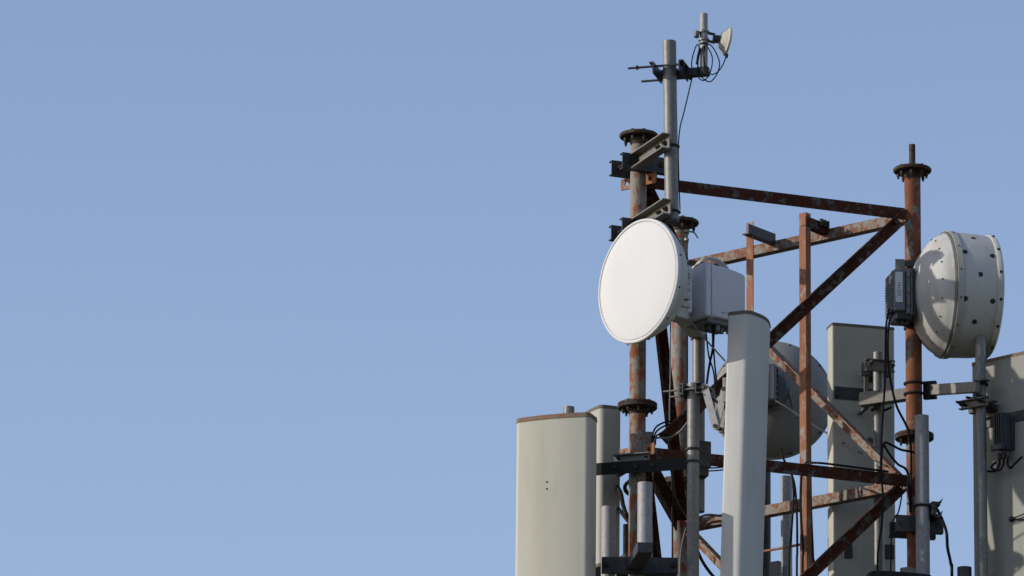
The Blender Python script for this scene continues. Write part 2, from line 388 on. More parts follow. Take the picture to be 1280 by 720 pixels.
# casting that carries the dish on the pipe
mb = MB(); mb.box(hub + ax*.058 + UP*.0, sidev, UP, ax, .11, .23, .030); mb.build('mount_casting', M['radio_white'], dish, bevel=.006)
mb = MB(); mb.box(hub + ax*.028 + UP*.055 + sidev*.045, sidev, UP, ax, .05, .075, .045); mb.build('mount_bracket', M['dish'], dish, bevel=.005)
MB().tube(hub + ax*.03 + UP*.055 + sidev*.0705, hub + ax*.03 + UP*.055 + sidev*.076, .015, seg=20).build('pivot_knob', M['radio_dark'], dish)
MB().lathe([(0, .006), (.003, .006), (.003, .010), (0, .010)], hub + ax*.03 + UP*.055 + sidev*.076, sidev, 20).build('knob_ring', M['radio_white'], dish)
for dz in (-.045, -.085, -.0):
    mb = MB(); mb.box(hub + ax*.03 + UP*dz + sidev*.035, sidev, UP, ax, .06, .022, .05); mb.build('mount_rib', M['dish'], dish, bevel=.003)
mb = MB(); mb.box(hub + ax*.015 - UP*.105 + sidev*.01, sidev, UP, ax, .09, .09, .075); mb.build('lower_bracket', M['dish'], dish, bevel=.006)
q0 = hub + ax*.05 - UP*.10; q1 = V((pp.x, pp.y, q0.z))
MB().bar(q0, q1 + (q0-q1).normalized()*.028, .07, .08).build('pipe_arm', M['dish'], dish, bevel=.004)
for dz in (-.03, .03):
    MB().lathe([(-.012, .0302), (-.012, .037), (.012, .037), (.012, .0302)], q1 + UP*dz, UP, 28).build('pipe_clamp', M['galv'], dish)
# radio unit behind the dish
RC = hub + ax*.118
radio = thing('radio_unit', 'white box-shaped radio unit with carrying handle behind the white-faced dish', 'radio', RC)
def rr(w_, h_, r=.02, k=4):
    out = []
    for cx, cy, a0 in ((w_/2-r, h_/2-r, 0), (-w_/2+r, h_/2-r, 90), (-w_/2+r, -h_/2+r, 180), (w_/2-r, -h_/2+r, 270)):
        for j in range(k+1):
            a = R(a0 + 90*j/k); out.append((cx + r*math.cos(a), cy + r*math.sin(a)))
    return out
def sect(c, w_, h_, r, e1, e2): return [c + e1*a + e2*b for a, b in rr(w_, h_, r)]
rc = RC + UP*.004
MB().rings([sect(rc + ax*t_, w_, h_, .014, sidev, UP) for t_, w_, h_ in ((.0, .19, .255), (.004, .20, .262), (.028, .20, .262), (.032, .19, .255))]).build('front_plate', M['radio_white'], radio)
MB().rings([sect(rc + ax*t_, w_, h_, .02, sidev, UP) for t_, w_, h_ in ((.036, .20, .262), (.040, .205, .266), (.052, .205, .266), (.056, .20, .262))]).build('flange', M['radio_white'], radio)
MB().rings([sect(rc + ax*t_ + UP*z_, w_, h_, .010, sidev, UP) for t_, w_, h_, z_ in ((.030, .185, .250, 0), (.06, .195, .254, 0), (.12, .195, .254, .0), (.19, .19, .246, .0), (.238, .182, .234, -.0), (.250, .172, .222, -.0), (.254, .15, .20, -.0))]).build('housing', M['radio_white'], radio)
hpts = [rc + ax*a + UP*b + sidev*.03 for a, b in ((.0, .125), (.02, .150), (.06, .172), (.10, .176), (.14, .168), (.18, .146), (.205, .112))]
hm = MB()
for i_ in range(1): 
    rs = []
    P_ = [hpts[0]*2-hpts[1]] + hpts + [hpts[-1]*2-hpts[-2]]
    for i in range(1, len(P_)-2):
        for k in range(5):
            t_ = k/5; a, b_, c, d = P_[i-1], P_[i], P_[i+1], P_[i+2]
            rs.append(.5*((2*b_) + (c-a)*t_ + (2*a-5*b_+4*c-d)*t_*t_ + (3*b_-a-3*c+d)*t_**3))
    hm.rings([[p + sidev*u_ + UP*v_ for u_, v_ in ((-.016, -.004), (.016, -.004), (.016, .006), (-.016, .006))] for p in rs])
hm.build('handle', M['dish'], radio, bevel=.002)
mb = MB(); mb.box(rc + ax*.12 - UP*.136, sidev, UP, ax, .15, .03, .18); mb.build('connector_tray', M['radio_grey'], radio, bevel=.004)
for a_, s_ in ((.07, .03), (.11, .05), (.15, .03), (.18, .05)):
    MB().tube(rc + ax*a_ - UP*.15 + sidev*s_, rc + ax*a_ - UP*.178 + sidev*s_, .013, seg=14).build('connector', M['radio_dark' if a_ < .1 else 'galv'], radio)
pm = MB()
for i, wd in enumerate((.016, .008, .02, .012, .026)):
    pm.box(rc + ax*(.105 + i*.022) + sidev*.0984 - UP*.098, ax, UP, sidev, wd*.8, .006, .001)
pm.build('print_mark', M['print'], radio)

def vpipe(name, label, u, v, Y, r, length, mat, cat='pipe', group=None, arm_to=None, arm_v=None):
    top = at(u, v, Y); bot = top - UP*length
    o = thing(name, label, cat, bot, group)
    MB().pipe(bot, top, r).build('pipe', M[mat], o)
    if arm_to is not None:
        for zz in ([arm_v] if arm_v else [bot.z + .15, bot.z + length*.38]):
            q = V((bot.x, bot.y, zz)); l = V((arm_to.x, arm_to.y, zz)); d = (l-q).normalized()
            MB().bar(q + d*(r*.9), l - d*(LR*.9), .045, .045).build('support_arm', M['galv_dark'], o)
            MB().lathe([(-.028, r+.0004), (-.028, r+.006), (.028, r+.006), (.028, r+.0004)], q, UP, 24).build('clamp_band', M['galv_dark'], o)
            MB().lathe([(-.028, LR+.0004), (-.028, LR+.006), (.028, LR+.006), (.028, LR+.0004)], l, UP, 24).build('clamp_band', M['galv_dark'], o)
    return o
dp = thing('mounting_pipe', 'grey pipe carrying the white-faced dish and its radio', 'pipe', at(872.8, 640, YP))
b0 = at(872.8, 640, YP); t0 = V((b0.x, b0.y, at(872.8, 333, YP).z))
MB().pipe(b0, t0, .0302).build('pipe', M['galv_warm'], dp)
acd = LC.normalized(); acn = V((acd.y, -acd.x, 0))
bm_z = ZH - H
pq = acd*(V((b0.x, b0.y, 0)).dot(acd)-.012) + UP*bm_z
mb = MB(); mb.box(pq + acn*.026 + UP*.02, acd, acn, UP, .070, .008, .13); mb.build('clamp_plate', M['galv_dark'], dp, bevel=.006)
for dz in (.05, -.06):
    MB().bar(V((b0.x, b0.y, bm_z+dz)), pq + acn*.02 + UP*dz, .05, .04).build('standoff', M['galv_dark'], dp)

# ------------------------------------------------------------------ panel antennas
def panel(name, label, top, F, w_, t_, h_, body, cap, bulge=.018, rf=.03, rb=.012, lean=V((0, 0, 0)), caph=.020, group=None, screws=()):
    """top: centre of the front face at the top edge; F: facing direction"""
    F = F.normalized(); Wd = V((-F.y, F.x, 0)); B = -F
    base = top + B*(t_/2) - UP*h_ - lean*h_
    o = thing(name, label, 'panel antenna', base, group)
    def sec(g):
        pts = []; hw = w_/2 + g
        pts.append((-hw, t_+g-rb)); 
        for j in range(1, 6): a = math.pi/2*j/5; pts.append((-hw + rb*(1-math.cos(a)), t_+g-rb*(1-math.sin(a))))
        for j in range(0, 6): a = math.pi/2*j/5; pts.append((hw - rb*(1-math.sin(a)), t_+g-rb*(1-math.cos(a))))
        pts = [(p, q) for p, q in pts]
        front = []
        for j in range(0, 7): a = math.pi/2*j/6; front.append((hw - rf*(1-math.cos(a)), -g + bulge + rf*(1-math.sin(a))))
        n = 12
        for j in range(1, n):
            a = hw - rf - (2*(hw-rf))*j/n; front.append((a, -g + bulge*(a/(hw-rf))**2))
        for j in range(0, 7): a = math.pi/2*j/6; front.append((-hw + rf*(1-math.sin(a)), -g + bulge + rf*(1-math.cos(a))))
        return pts + front
    def ring(z, g): return [top + Wd*a + B*b_ + UP*(-z) - lean*z for a, b_ in sec(g)]
    MB().rings([ring(z, 0) for z in (caph, h_-caph)]).build('radome', M[body], o)
    MB().rings([ring(z, g) for z, g in ((0, -.004), (.002, .001), (caph+.001, .0025), (caph+.001, -.002))]).build('top_cap', M[cap], o)
    MB().rings([ring(z, g) for z, g in ((h_-caph-.001, -.002), (h_-caph-.001, .0025), (h_-.002, .001), (h_, -.004))]).build('bottom_cap', M[cap], o)
    for a, z in screws:
        p = top + Wd*a + B*(bulge*(a/(w_/2))**2) - UP*z
        MB().tube(p + B*.002, p + F*.0015, .0045, seg=10).build('screw', M['plug'], o)
    return o
# wide cream panel, turned to the sun
F1 = V((-.349, -.937, 0)).normalized(); T1 = at(689, 517.5, -.29)
panel('panel_antenna', 'wide cream panel antenna with lichen-brown top edge, facing the open sky', T1, F1, .364, .13, 1.9, 'cream', 'cap', .014, .024, .012, caph=.022, screws=((-.018, .325), (-.018, .358)))
stubp = vpipe('mounting_pipe', 'grey pipe whose top peeks over the wide cream panel', 711, 509, -.10, .0265, 2.1, 'galv')
for dz in (.35, 1.5):
    z = T1.z - dz; q = V((stubp.location.x, stubp.location.y, z)); bk = T1 - F1*.13
    MB().bar(q + F1*.02, q + F1*((bk-q).dot(F1)+.002), .06, .05).build('panel_bracket', M['galv_dark'], stubp)
# narrow panel behind it
F2 = V((-.93, -.36, 0)).normalized(); W2 = V((-F2.y, F2.x, 0)); cn = at(747, 504.5, .16)
T2 = cn - W2*.13
p2 = panel('panel_antenna', 'short grey panel antenna standing edge-on behind the wide cream panel', T2, F2, .26, .12, .79, 'pale_radome', 'cap_grey', .012, .025, .012, caph=.016)
for dz in (.325, .76):
    q = T2 - F2*.12 - UP*dz
    d_ = (LA - V((q.x, q.y, 0))); d_.z = 0
    MB().bar(q + F2*.01, q + d_.normalized()*(d_.length-.035), .03, .03).build('bracket', M['galv_dark'], p2)
# tall panel on the tilt bracket
f3 = V((.917, -.40, 0)).normalized(); g3 = V((.40, .917, 0)).normalized()
c3 = at(943.5, 386, -.38); T3 = c3 + g3*.14
lean3 = V((.030, -.008, 0))
panel('panel_antenna', 'tall grey panel antenna tilted on a folding bracket beside the white radio', T3, f3, .28, .135, 1.9, 'grey_radome', 'cap_grey', .02, .035, .012, lean=lean3, caph=.018)
# panel behind the crossed braces, its back to the camera
bn = V((.24, -.97, 0)).normalized(); F4 = -bn; W4 = V((-F4.y, F4.x, 0)); bl = at(1040, 402.5, .86)
T4 = bl - W4*.158 + F4*.125
R1 = panel('panel_antenna', 'olive grey panel antenna seen from behind the crossed rusty braces', T4, F4, .316, .125, 1.9, 'olive_radome', 'cap_grey', .015, .03, .008, caph=.014)
bc4 = T4 - F4*.125
for dz in (.355,):
    mb = MB(); mb.box(bc4 + bn*.004 - UP*dz, W4, UP, bn, .30, .062, .006); mb.build('mount_strap', M['galv_dark'], R1)
    for s_ in (.135, .0, -.135):
        for zz in (-.014, .016): inst('bolt', small_bolt, bc4 + bn*.007 + W4*s_ - UP*(dz+zz), bn, R1).scale = (.7, .7, .7)
for s_, dz in ((.085, 1.14), (-.125, 1.13)):
    mb = MB(); mb.box(bc4 + bn*.006 - W4*(-s_) - UP*dz, W4, UP, bn, .045, .07, .012); mb.build('hinge_plate', M['galv_dark'], R1, bevel=.003)
# faint round mark printed on its back
mk = bc4 + bn*.0012 - W4*.033 - UP*.585
mm = MB(); mm.lathe([(0, .018), (.0006, .018), (.0006, .0205), (0, .0205)], mk, bn, 28)
for a0 in (90, 210, 330):
    p_ = [mk + W4*math.cos(R(a))*.018 + UP*math.sin(R(a))*.018 + bn*.0004 for a in (a0, a0+120)]
    mm.bar(p_[0], p_[1], .0008, .0022, side=bn)
mm.build('round_mark', M['print'], R1)
# panel cut by the picture's edge, back turned to the sun
b5 = V((-.67, -.743, 0)).normalized(); F5 = -b5; W5 = V((-F5.y, F5.x, 0)); bl5 = at(1214.5, 453, .43)
T5 = bl5 - W5*.19 + F5*.125
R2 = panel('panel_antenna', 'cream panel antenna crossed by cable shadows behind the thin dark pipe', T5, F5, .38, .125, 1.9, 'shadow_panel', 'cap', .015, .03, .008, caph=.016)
bc5 = T5 - F5*.125
mb = MB(); mb.box(bc5 + b5*.004 - UP*.315 - W5*.02, W5, UP, b5, .30, .05, .006); mb.build('mount_strap', M['galv_dark'], R2)
# panel whose top only just rises into view in front of the orange leg
F6 = V((.25, -.968, 0)).normalized(); T6 = at(1129, 714.5, .20)
F2p = panel('panel_antenna', 'dark grey panel antenna, only its top edge showing, below the clamp on the orange leg', T6, F6, .30, .11, 1.7, 'grey_radome', 'black_steel', .012, .03, .012, caph=.03)

# ------------------------------------------------------------------ mount beam in front of leg, pipe with tilt bracket
bd = V((.957, -.287, 0)).normalized(); bnrm = V((-.287, -.957, 0)).normalized()
bz = at(800, 583.5, -.09).z
for i, dz in enumerate((0, -1.25)):
    z = bz + dz; o0 = V((0, 0, z)) + bnrm*.092
    mbm = thing('mount_beam', ('black steel angle beam clamped across the rusty leg below its bolted joint', 'black steel angle beam clamped low across the same rusty leg')[i], 'beam', o0)
    angle_iron(MB(), o0 - bd*.36, o0 + bd*.30, UP, -bnrm, .058, .006, .05).build('angle', M['black_steel'], mbm)
    zz = z + .052
    for s_, of in ((1, .045), (-1, .048)):
        channel(MB(), V((0, 0, zz)) + bnrm*s_*of - bd*.10, V((0, 0, zz)) + bnrm*s_*of + bd*.075, UP, bnrm*s_, .042, .03, .006).build('clamp_channel', M['galv'], mbm)
    for s_ in (-.075, .06):
        MB().tube(V((0, 0, zz)) + bd*s_ + bnrm*.09, V((0, 0, zz)) + bd*s_ - bnrm*.085, .006, seg=10).build('clamp_bolt', M['bolt'], mbm)
    for s_ in (-.085, .02, .1): MB().tube(o0 + bd*s_, o0 + bd*s_ + bnrm*.01, .011, seg=6).build('nut', M['bolt'], mbm)
YQ = -.205
tp = vpipe('mounting_pipe', 'grey pipe carrying the folding tilt bracket', 866.7, 480, YQ, .0288, 2.3, 'galv')
zq = at(866, 562, YQ).z
pqx = V((tp.location.x, tp.location.y, 0))
ub = MB(); ubolt(ub, pqx + UP*zq, -bnrm, .033, .006, .06); ub.build('u_bolt', M['galv_dark'], tp)
ub = MB(); ubolt(ub, pqx + UP*(zq-.06), -bnrm, .033, .006, .06); ub.build('u_bolt', M['galv_dark'], tp)
ub = MB(); ubolt(ub, pqx + UP*(bz-1.25), -bnrm, .033, .006, .06); ub.build('u_bolt', M['galv_dark'], tp)
# tilt bracket
zb = at(866, 489, YQ).z; hc = pqx + UP*zb
tbk = thing('tilt_bracket', 'grey folding tilt bracket between pipe and tall tilted panel', 'bracket', hc)
for s_ in (-1, 1):
    mb = MB(); channel(mb, hc + f3*s_*.030 - g3*.055, hc + f3*s_*.030 + g3*.055, UP, f3*s_, .055, .022, .006); mb.build('clamp_jaw', M['galv_dark'], tbk)
for s_, zz in ((-1, .0), (1, -.004)):
    q = hc + g3*s_*.042 + UP*zz
    rd = MB().tube(q - f3*.135, q + f3*.07, .005, seg=10).build('threaded_rod', M['galv'], tbk)
    for o_ in (-.05, .045): MB().tube(q + f3*o_, q + f3*(o_+.008), .011, seg=6).build('nut', M['bolt'], rd)
pv0 = hc + f3*.072 + UP*.003; pv1 = hc + f3*.125 - UP*.19; pv2 = hc + f3*.165 - UP*.015
mb = MB(); mb.box(hc + f3*.058, f3, UP, g3, .03, .05, .06); mb.build('clamp_lug', M['galv_new'], tbk, bevel=.006)
def link(p, q, y0, wd=.034):
    d = (q-p).normalized(); s2 = d.cross(g3).normalized(); poly = []
    L_ = (q-p).length
    for k in range(9): a = R(90+180*k/8); poly.append((wd/2*math.cos(a), wd/2*math.sin(a)))
    for k in range(9): a = R(-90+180*k/8); poly.append((L_ + wd/2*math.cos(a), wd/2*math.sin(a)))
    return MB().prism(poly, p + g3*(y0-.004), p + g3*(y0+.004), d, s2)
for y0 in (-.034, .034):
    link(pv0, pv1, y0).build('link_arm', M['galv_new'], tbk); link(pv1, pv2, y0*.7, .032).build('link_arm', M['galv_new'], tbk)
for p_ in (pv0, pv1, pv2): MB().tube(p_ - g3*.043, p_ + g3*.043, .010, seg=12).build('pivot', M['bolt'], tbk)
mb = MB(); mb.box(hc + f3*.176 - UP*.02, f3, UP, g3, .030, .12, .08); mb.build('panel_lug', M['galv'], tbk, bevel=.004)
MB().bar(pv0 + f3*.02 - UP*.05, pv2 - UP*.07 - f3*.01, .03, .012).build('stay', M['galv_dark'], tbk)

# ------------------------------------------------------------------ lower clamp with cantilever arm and short pipes
zl = at(800, 706, -.09).z
lc = thing('cantilever_clamp', 'dark channel clamp low on the rusty leg with an arm reaching out', 'bracket', V((0, 0, zl)))
cx = V((1, 0, 0)); cy = V((0, -1, 0))
channel(MB(), V((-.165, -.088, zl)), V((.19, -.088, zl)), UP, -cy, .074, .035).build('clamp_channel', M['galv_dark'], lc)
channel(MB(), V((-.095, .05, zl)), V((.19, .05, zl)), UP, -cy, .074, .035).build('clamp_channel', M['galv_dark'], lc)
for s_ in (-.148, .17):
    MB().tube(V((s_, -.105, zl)), V((s_, .09, zl)), .007, seg=10).build('clamp_bolt', M['bolt'], lc)
    MB().tube(V((s_, -.0885, zl)), V((s_, -.10, zl)), .015, seg=6).build('nut', M['bolt'], lc)
a0 = V((-.01, -.094, zl)); a1 = V((.03, -.418, zl))
MB().bar(a0, a1, .074, .05).build('arm', M['galv_dark'], lc, bevel=.003)
pb = a1 + V((-.001, .038, .0245))
ptz = at(806.5, 604, pb.y).z
MB().pipe(pb, V((pb.x, pb.y, ptz)), .0345).build('upright_pipe', M['galv_new'], lc)
q = at(760.8, 634, -.035)
sp = vpipe('mounting_pipe', 'short bright galvanised pipe held in the channel clamp, in front of the short grey panel', 760.8, 634, .045, .034, 1.6, 'galv_new', arm_to=LA, arm_v=zl-.9)
vpipe('mounting_pipe', 'slim pale pipe half hidden behind the rusty leg beside the short grey panel', 784.5, 656, .45, .022, 1.6, 'galv_warm', arm_to=LB)
vpipe('mounting_pipe', 'grey pipe stub standing just behind the bolted rusty leg, above the black beam', 811, 541, .35, .022, 1.7, 'galv', arm_to=LA)

# ------------------------------------------------------------------ cable ladder inside the far face
bcd = (LC-LB).normalized(); bci = V((bcd.y, -bcd.x, 0))
if bci.dot(cen-LB) < 0: bci = -bci
lad = thing('cable_ladder', 'two slim orange rails of a cable ladder hung inside the far tower face', 'ladder', V(((LB+LC)/2).to_tuple()))
def on_rail(u, v):         # point inside the BC face, .2 m from it, under direction u
    lo, hi = -.5, 2.5
    for _ in range(60):
        Y = (lo+hi)/2; p = at(u, v, Y); s_ = (V((p.x, p.y, 0)) - LB).dot(bci)
        if s_ > .19: lo = Y
        else: hi = Y
    return at(u, v, Y)
ra = on_rail(937, 278); rb_ = on_rail(1003, 266)
ztop = {0: ra.z, 1: rb_.z}
for i, (p, sg) in enumerate(((ra, 1), (rb_, 1))):
    bot = V((p.x, p.y, .25))
    mb = MB()
    wv = .040
    if i == 0: mb.prism([(-wv/2, 0), (wv/2, 0), (wv/2, .006), (-wv/2+.006, .006), (-wv/2+.006, .03), (-wv/2, .03)], bot, p, bcd, -bci)
    else: mb.prism([(-wv/2, 0), (wv/2, 0), (wv/2, .04), (wv/2-.006, .04), (wv/2-.006, .006), (-wv/2, .006)], bot, p, bcd, -bci)
    mb.build('rail', M['rail'], lad)
    for kz in (0, 2, 4, 6):
        z = ZH - kz*H
        st = V((p.x, p.y, min(p.z-.045, z+.056)))
        en = st - bci*(.178)
        mb = MB(); angle_iron(mb, st + bcd*.024 + bci*(.04 if i == 0 else 0), en + bcd*.024, -UP, -bcd, .05, .006, .04)
        mb.build('stub_bracket', M['galv_dark' if i == 0 else 'beam'], lad)
        if kz == 0 and i == 1:
            for o_ in (.10, .125, .15): MB().tube(st + bcd*.040 - bci*o_ - UP*.004, st + bcd*.040 - bci*o_ + UP*.03, .011, seg=6).build('nut', M['bolt'], lad)
rz = at(985, 692, ra.y).z
for k in range(7):
    z = rz - k*1.0
    if z < .4: break
    MB().tube(V((ra.x, ra.y, z)) - bci*.012, V((rb_.x, rb_.y, z)) - bci*.012, .0065, seg=12).build('rung', M['rail'], lad)

# ------------------------------------------------------------------ big dish behind, seen from its back
n7 = V((.05, .998, 0)).normalized(); s7 = V((n7.y, -n7.x, 0)); D7 = at(965, 502, 1.78)
bdish = thing('microwave_dish', 'shaded grey microwave dish turned away behind the ladder rails', 'dish antenna', D7)
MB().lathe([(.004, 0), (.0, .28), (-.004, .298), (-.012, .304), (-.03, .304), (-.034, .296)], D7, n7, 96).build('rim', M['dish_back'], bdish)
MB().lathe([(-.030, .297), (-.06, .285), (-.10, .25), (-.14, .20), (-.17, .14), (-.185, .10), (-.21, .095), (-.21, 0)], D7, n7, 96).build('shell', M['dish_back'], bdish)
for j in range(10):
    a = 2*math.pi*j/10; rd = s7*math.cos(a) + UP*math.sin(a)
    inst('screw', small_bolt, D7 - n7*.045 + rd*.291, rd, bdish).scale = (.6, .6, .5)
h7 = D7 - n7*.21
oct_ = [(math.cos(R(22.5+45*k))*.085, math.sin(R(22.5+45*k))*.085) for k in range(8)]
MB().prism(oct_, h7, h7 - n7*.045, s7, UP).build('radio_plate', M['radio_grey'], bdish, bevel=.004)
mb = MB(); mb.box(h7 - n7*.10 - s7*.05, s7, UP, n7, .15, .19, .105); mb.build('radio_box', M['radio_grey'], bdish, bevel=.012)
for k in range(6):
    mb = MB(); mb.box(h7 - n7*.10 + s7*.028 + UP*(-.075+.03*k), s7, UP, n7, .012, .008, .09); mb.build('fin', M['radio_grey'], bdish)
hp = at(943, 430, h7.y-.02)
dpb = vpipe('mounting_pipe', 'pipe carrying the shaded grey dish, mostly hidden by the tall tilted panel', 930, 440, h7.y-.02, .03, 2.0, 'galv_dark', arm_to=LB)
q = V((dpb.location.x, dpb.location.y, h7.z-.06))
MB().bar(q, h7 - UP*.06, .06, .06).build('mount_arm', M['galv_dark'], bdish)
s0 = at(977.5, 460, 1.58); s1 = at(995, 522, 1.50)
MB().tube(s0, s1, .0075, seg=12).build('strut', M['galv_warm'], bdish)
vpipe('mounting_pipe', 'speckled grey pipe with open top below the shaded grey dish', 983, 596, 1.55, .0285, 1.7, 'galv_new', arm_to=LC)  # paler galvanising stands in for sunlight on this pipe
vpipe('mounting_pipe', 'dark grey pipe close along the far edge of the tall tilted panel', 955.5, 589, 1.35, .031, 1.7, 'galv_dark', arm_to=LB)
ru = at(970, 712, 1.48)
rub = thing('remote_radio', 'small finned remote radio with pale edge on the speckled pipe', 'radio', ru - UP*.2)
mb = MB(); mb.box(ru - UP*.1, V((.8, -.6, 0)), V((.6, .8, 0)), UP, .05, .03, .28); mb.build('housing', M['radio_grey'], rub, bevel=.004)
mb = MB(); mb.box(ru - UP*.1 - V((.03, -.0225, 0)), V((.8, -.6, 0)), V((.6, .8, 0)), UP, .008, .05, .29); mb.build('edge_plate', M['radio_white'], rub)
for k in range(7):
    mb = MB(); mb.box(ru - UP*(-.02+.035*k) - V((.045, -.03, 0)), V((.8, -.6, 0)), V((.6, .8, 0)), UP, .022, .03, .008); mb.build('fin', M['radio_grey'], rub)

# ------------------------------------------------------------------ fittings on the orange leg: arms, pipes, brackets
CY = LC.y
zarm = at(1143, 491, CY+.06).z
la_l = at(1076, 508.5, .70); la_l.z = zarm - .004
aj = thing('bracket_arm', 'galvanised square arm strapped behind the orange leg, reaching to the olive panel', 'bracket', V((LC.x, LC.y+.07, zarm)))
cj = V((LC.x+.02, LC.y+.068, zarm))
MB().bar(la_l, cj, .05, .056).build('square_tube', M['galv_warm'], aj, bevel=.003)
pdir = V((.83, -.55, 0)).normalized(); pnm = V((.55, .83, 0)).normalized()
mb = MB(); mb.box(LC + V((.078, .02, zarm+.002)), V((.95, -.3, 0)).normalized(), UP, V((.3, .95, 0)).normalized(), .062, .085, .03); mb.build('end_plate', M['black_steel'], aj)
for dz in (-.024, .028):
    ub = MB(); ubolt(ub, V((LC.x, LC.y, zarm+dz)), V((.45, .89, 0)).normalized(), .0445, .0065, .06); ub.build('u_bolt', M['bolt'], aj)
PY = .272
ar1 = at(1222.5, 484, PY-.062); ar0 = LC + V((.085, -.005, zarm-.004))
aj2 = thing('bracket_arm', 'galvanised flat arm from the orange leg to the pipe under the drum dish', 'bracket', ar0)
MB().bar(ar0, ar1, .03, .052).build('square_tube', M['galv_warm'], aj2, bevel=.003)
rp = vpipe('mounting_pipe', 'slim dark pipe rising under the drum dish in front of the shadow-crossed panel', 1225.2, 422, PY, .0252, 2.0, 'galv')
rpc = V((rp.location.x, rp.location.y, 0)); armdir = (ar1-ar0); armdir.z = 0; armdir.normalize(); arn = V((-armdir.y, armdir.x, 0))
if arn.y < 0: arn = -arn
for dz in (.030, -.036):
    ub = MB(); ubolt(ub, rpc + UP*(ar1.z+dz), -arn, .031, .007, .062); ub.build('u_bolt', M['bolt'], rp)
mb = MB(); mb.box(V((ar1.x, ar1.y, ar1.z+.030)) + armdir*.0 + arn*.02, armdir, arn, UP, .085, .04, .008); mb.build('saddle_plate', M['galv_dark'], rp)
# tilt clamp between that pipe and the panel
zt = at(1216, 506, PY).z; tc = rpc + UP*zt
tcl = thing('panel_clamp', 'weathered pressed-steel clamp with long bolts on the slim dark pipe', 'bracket', tc)
cu = V((.80, -.60, 0)).normalized(); cv = V((.60, .80, 0)).normalized()
for s_, of in ((-1, -.030), (1, .030)):
    mb = MB(); channel(mb, tc + cv*of - cu*.09, tc + cv*of + cu*.06, UP, cv*s_, .042, .028, .004); mb.build('clamp_jaw', M['galv_warm' if s_ < 0 else 'galv_dark'], tcl)
for o_ in (-.065, .04):
    MB().tube(tc + cu*o_ - cv*.11, tc + cu*o_ + cv*.06, .0065, seg=10).build('long_bolt', M['bolt'], tcl)
    MB().tube(tc + cu*o_ - cv*.075, tc + cu*o_ - cv*.06, .013, seg=6).build('nut', M['bolt'], tcl)
bk5 = bc5 - UP*(bc5.z-zt)
dist = (tc - bk5).dot(b5)
MB().bar(tc + cv*.03, tc - b5*(dist-.001), .05, .035).build('lug', M['galv_dark'], tcl)
# remote radio hung on that panel's back
rq = at(1239, 535, .17)
rru = thing('remote_radio', 'dark finned remote radio in the shade on the back of the shadow-crossed panel', 'radio', rq - UP*.1)
bkp = rq + (-b5)*((rq - bc5).dot(b5)) ; rq = bkp + b5*.052
mb = MB(); mb.box(rq, W5, UP, b5, .055, .18, .05); mb.build('housing', M['radio_dark'], rru, bevel=.006)  # near-black material carries the shade this radio hangs in
for k in range(4):
    mb = MB(); mb.box(rq + b5*.038 + W5*(-.02+.0133*k), W5, UP, b5, .004, .17, .014); mb.build('fin', M['radio_dark'], rru)
mb = MB(); mb.box(rq - UP*.085 + b5*.05, W5, UP, b5, .07, .028, .02); mb.build('label_plate', M['galv_dark'], rru, bevel=.003)
mb = MB(); mb.box(rq - b5*.036, W5, UP, b5, .06, .16, .025); mb.build('mount_plate', M['galv_dark'], rru)
for k in range(3):
    q = rq - UP*.10 + W5*(-.025+.025*k)
    MB().tube(q, q - UP*.03, .010, seg=12).build('connector', M['radio_dark'], rru)
# pipe held on the olive panel
pl4 = vpipe('mounting_pipe', 'thin grey pipe standing in front of the olive panel back', 1097.3, 441, .735, .0252, 2.0, 'galv')
p4 = V((pl4.location.x, pl4.location.y, 0))
ub = MB(); ubolt(ub, p4 + UP*(zarm+.034), V((.45, -.89, 0)).normalized(), .031, .0065, .07); ub.build('u_bolt', M['bolt'], pl4)
ub = MB(); ubolt(ub, p4 + UP*(zarm-.038), V((.45, -.89, 0)).normalized(), .031, .0065, .07); ub.build('u_bolt', M['bolt'], pl4)
mb = MB(); mb.box(p4 + UP*(zarm+.036) + V((-.02, -.04, 0)), V((.9, -.43, 0)).normalized(), V((.43, .9, 0)).normalized(), UP, .14, .04, .012); mb.build('saddle_plate', M['galv_warm'], pl4)
z4 = at(1097, 457.5, .70).z; k4 = p4 + UP*z4
pc4 = thing('panel_clamp', 'grey pressed-steel clamp joining thin pipe and olive panel', 'bracket', k4)
for s_ in (-1, 1):
    mb = MB(); channel(mb, k4 - bn*s_*-.030 - W4*-.075, k4 - bn*s_*-.030 + W4*-.07, UP, bn*s_, .058, .025, .004); mb.build('clamp_jaw', M['galv'], pc4)
for o_ in (.055, -.055):
    MB().tube(k4 + W4*o_ + bn*.085 + UP*.012, k4 + W4*o_ - bn*.06, .0055, seg=10).build('long_bolt', M['galv'], pc4)
    MB().tube(k4 + W4*o_ + bn*.057, k4 + W4*o_ + bn*.067, .012, seg=6).build('nut', M['galv_dark'], pc4)
dd4 = (k4 - bc4).dot(bn)
MB().bar(k4 - bn*.03, k4 - bn*(dd4-.001), .05, .05).build('lug', M['galv_dark'], pc4)
MB().bar(k4 + W4*.045 - bn*.045 - UP*.02, k4 + W4*.045 - bn*.045 - UP*.19, .022, .01, side=W4).build('stay', M['galv'], pc4)
MB().bar(k4 + W4*.045 - bn*.045 - UP*.19, k4 + W4*.045 - bn*(dd4-.008) - UP*.19, .022, .01).build('stay', M['galv'], pc4)
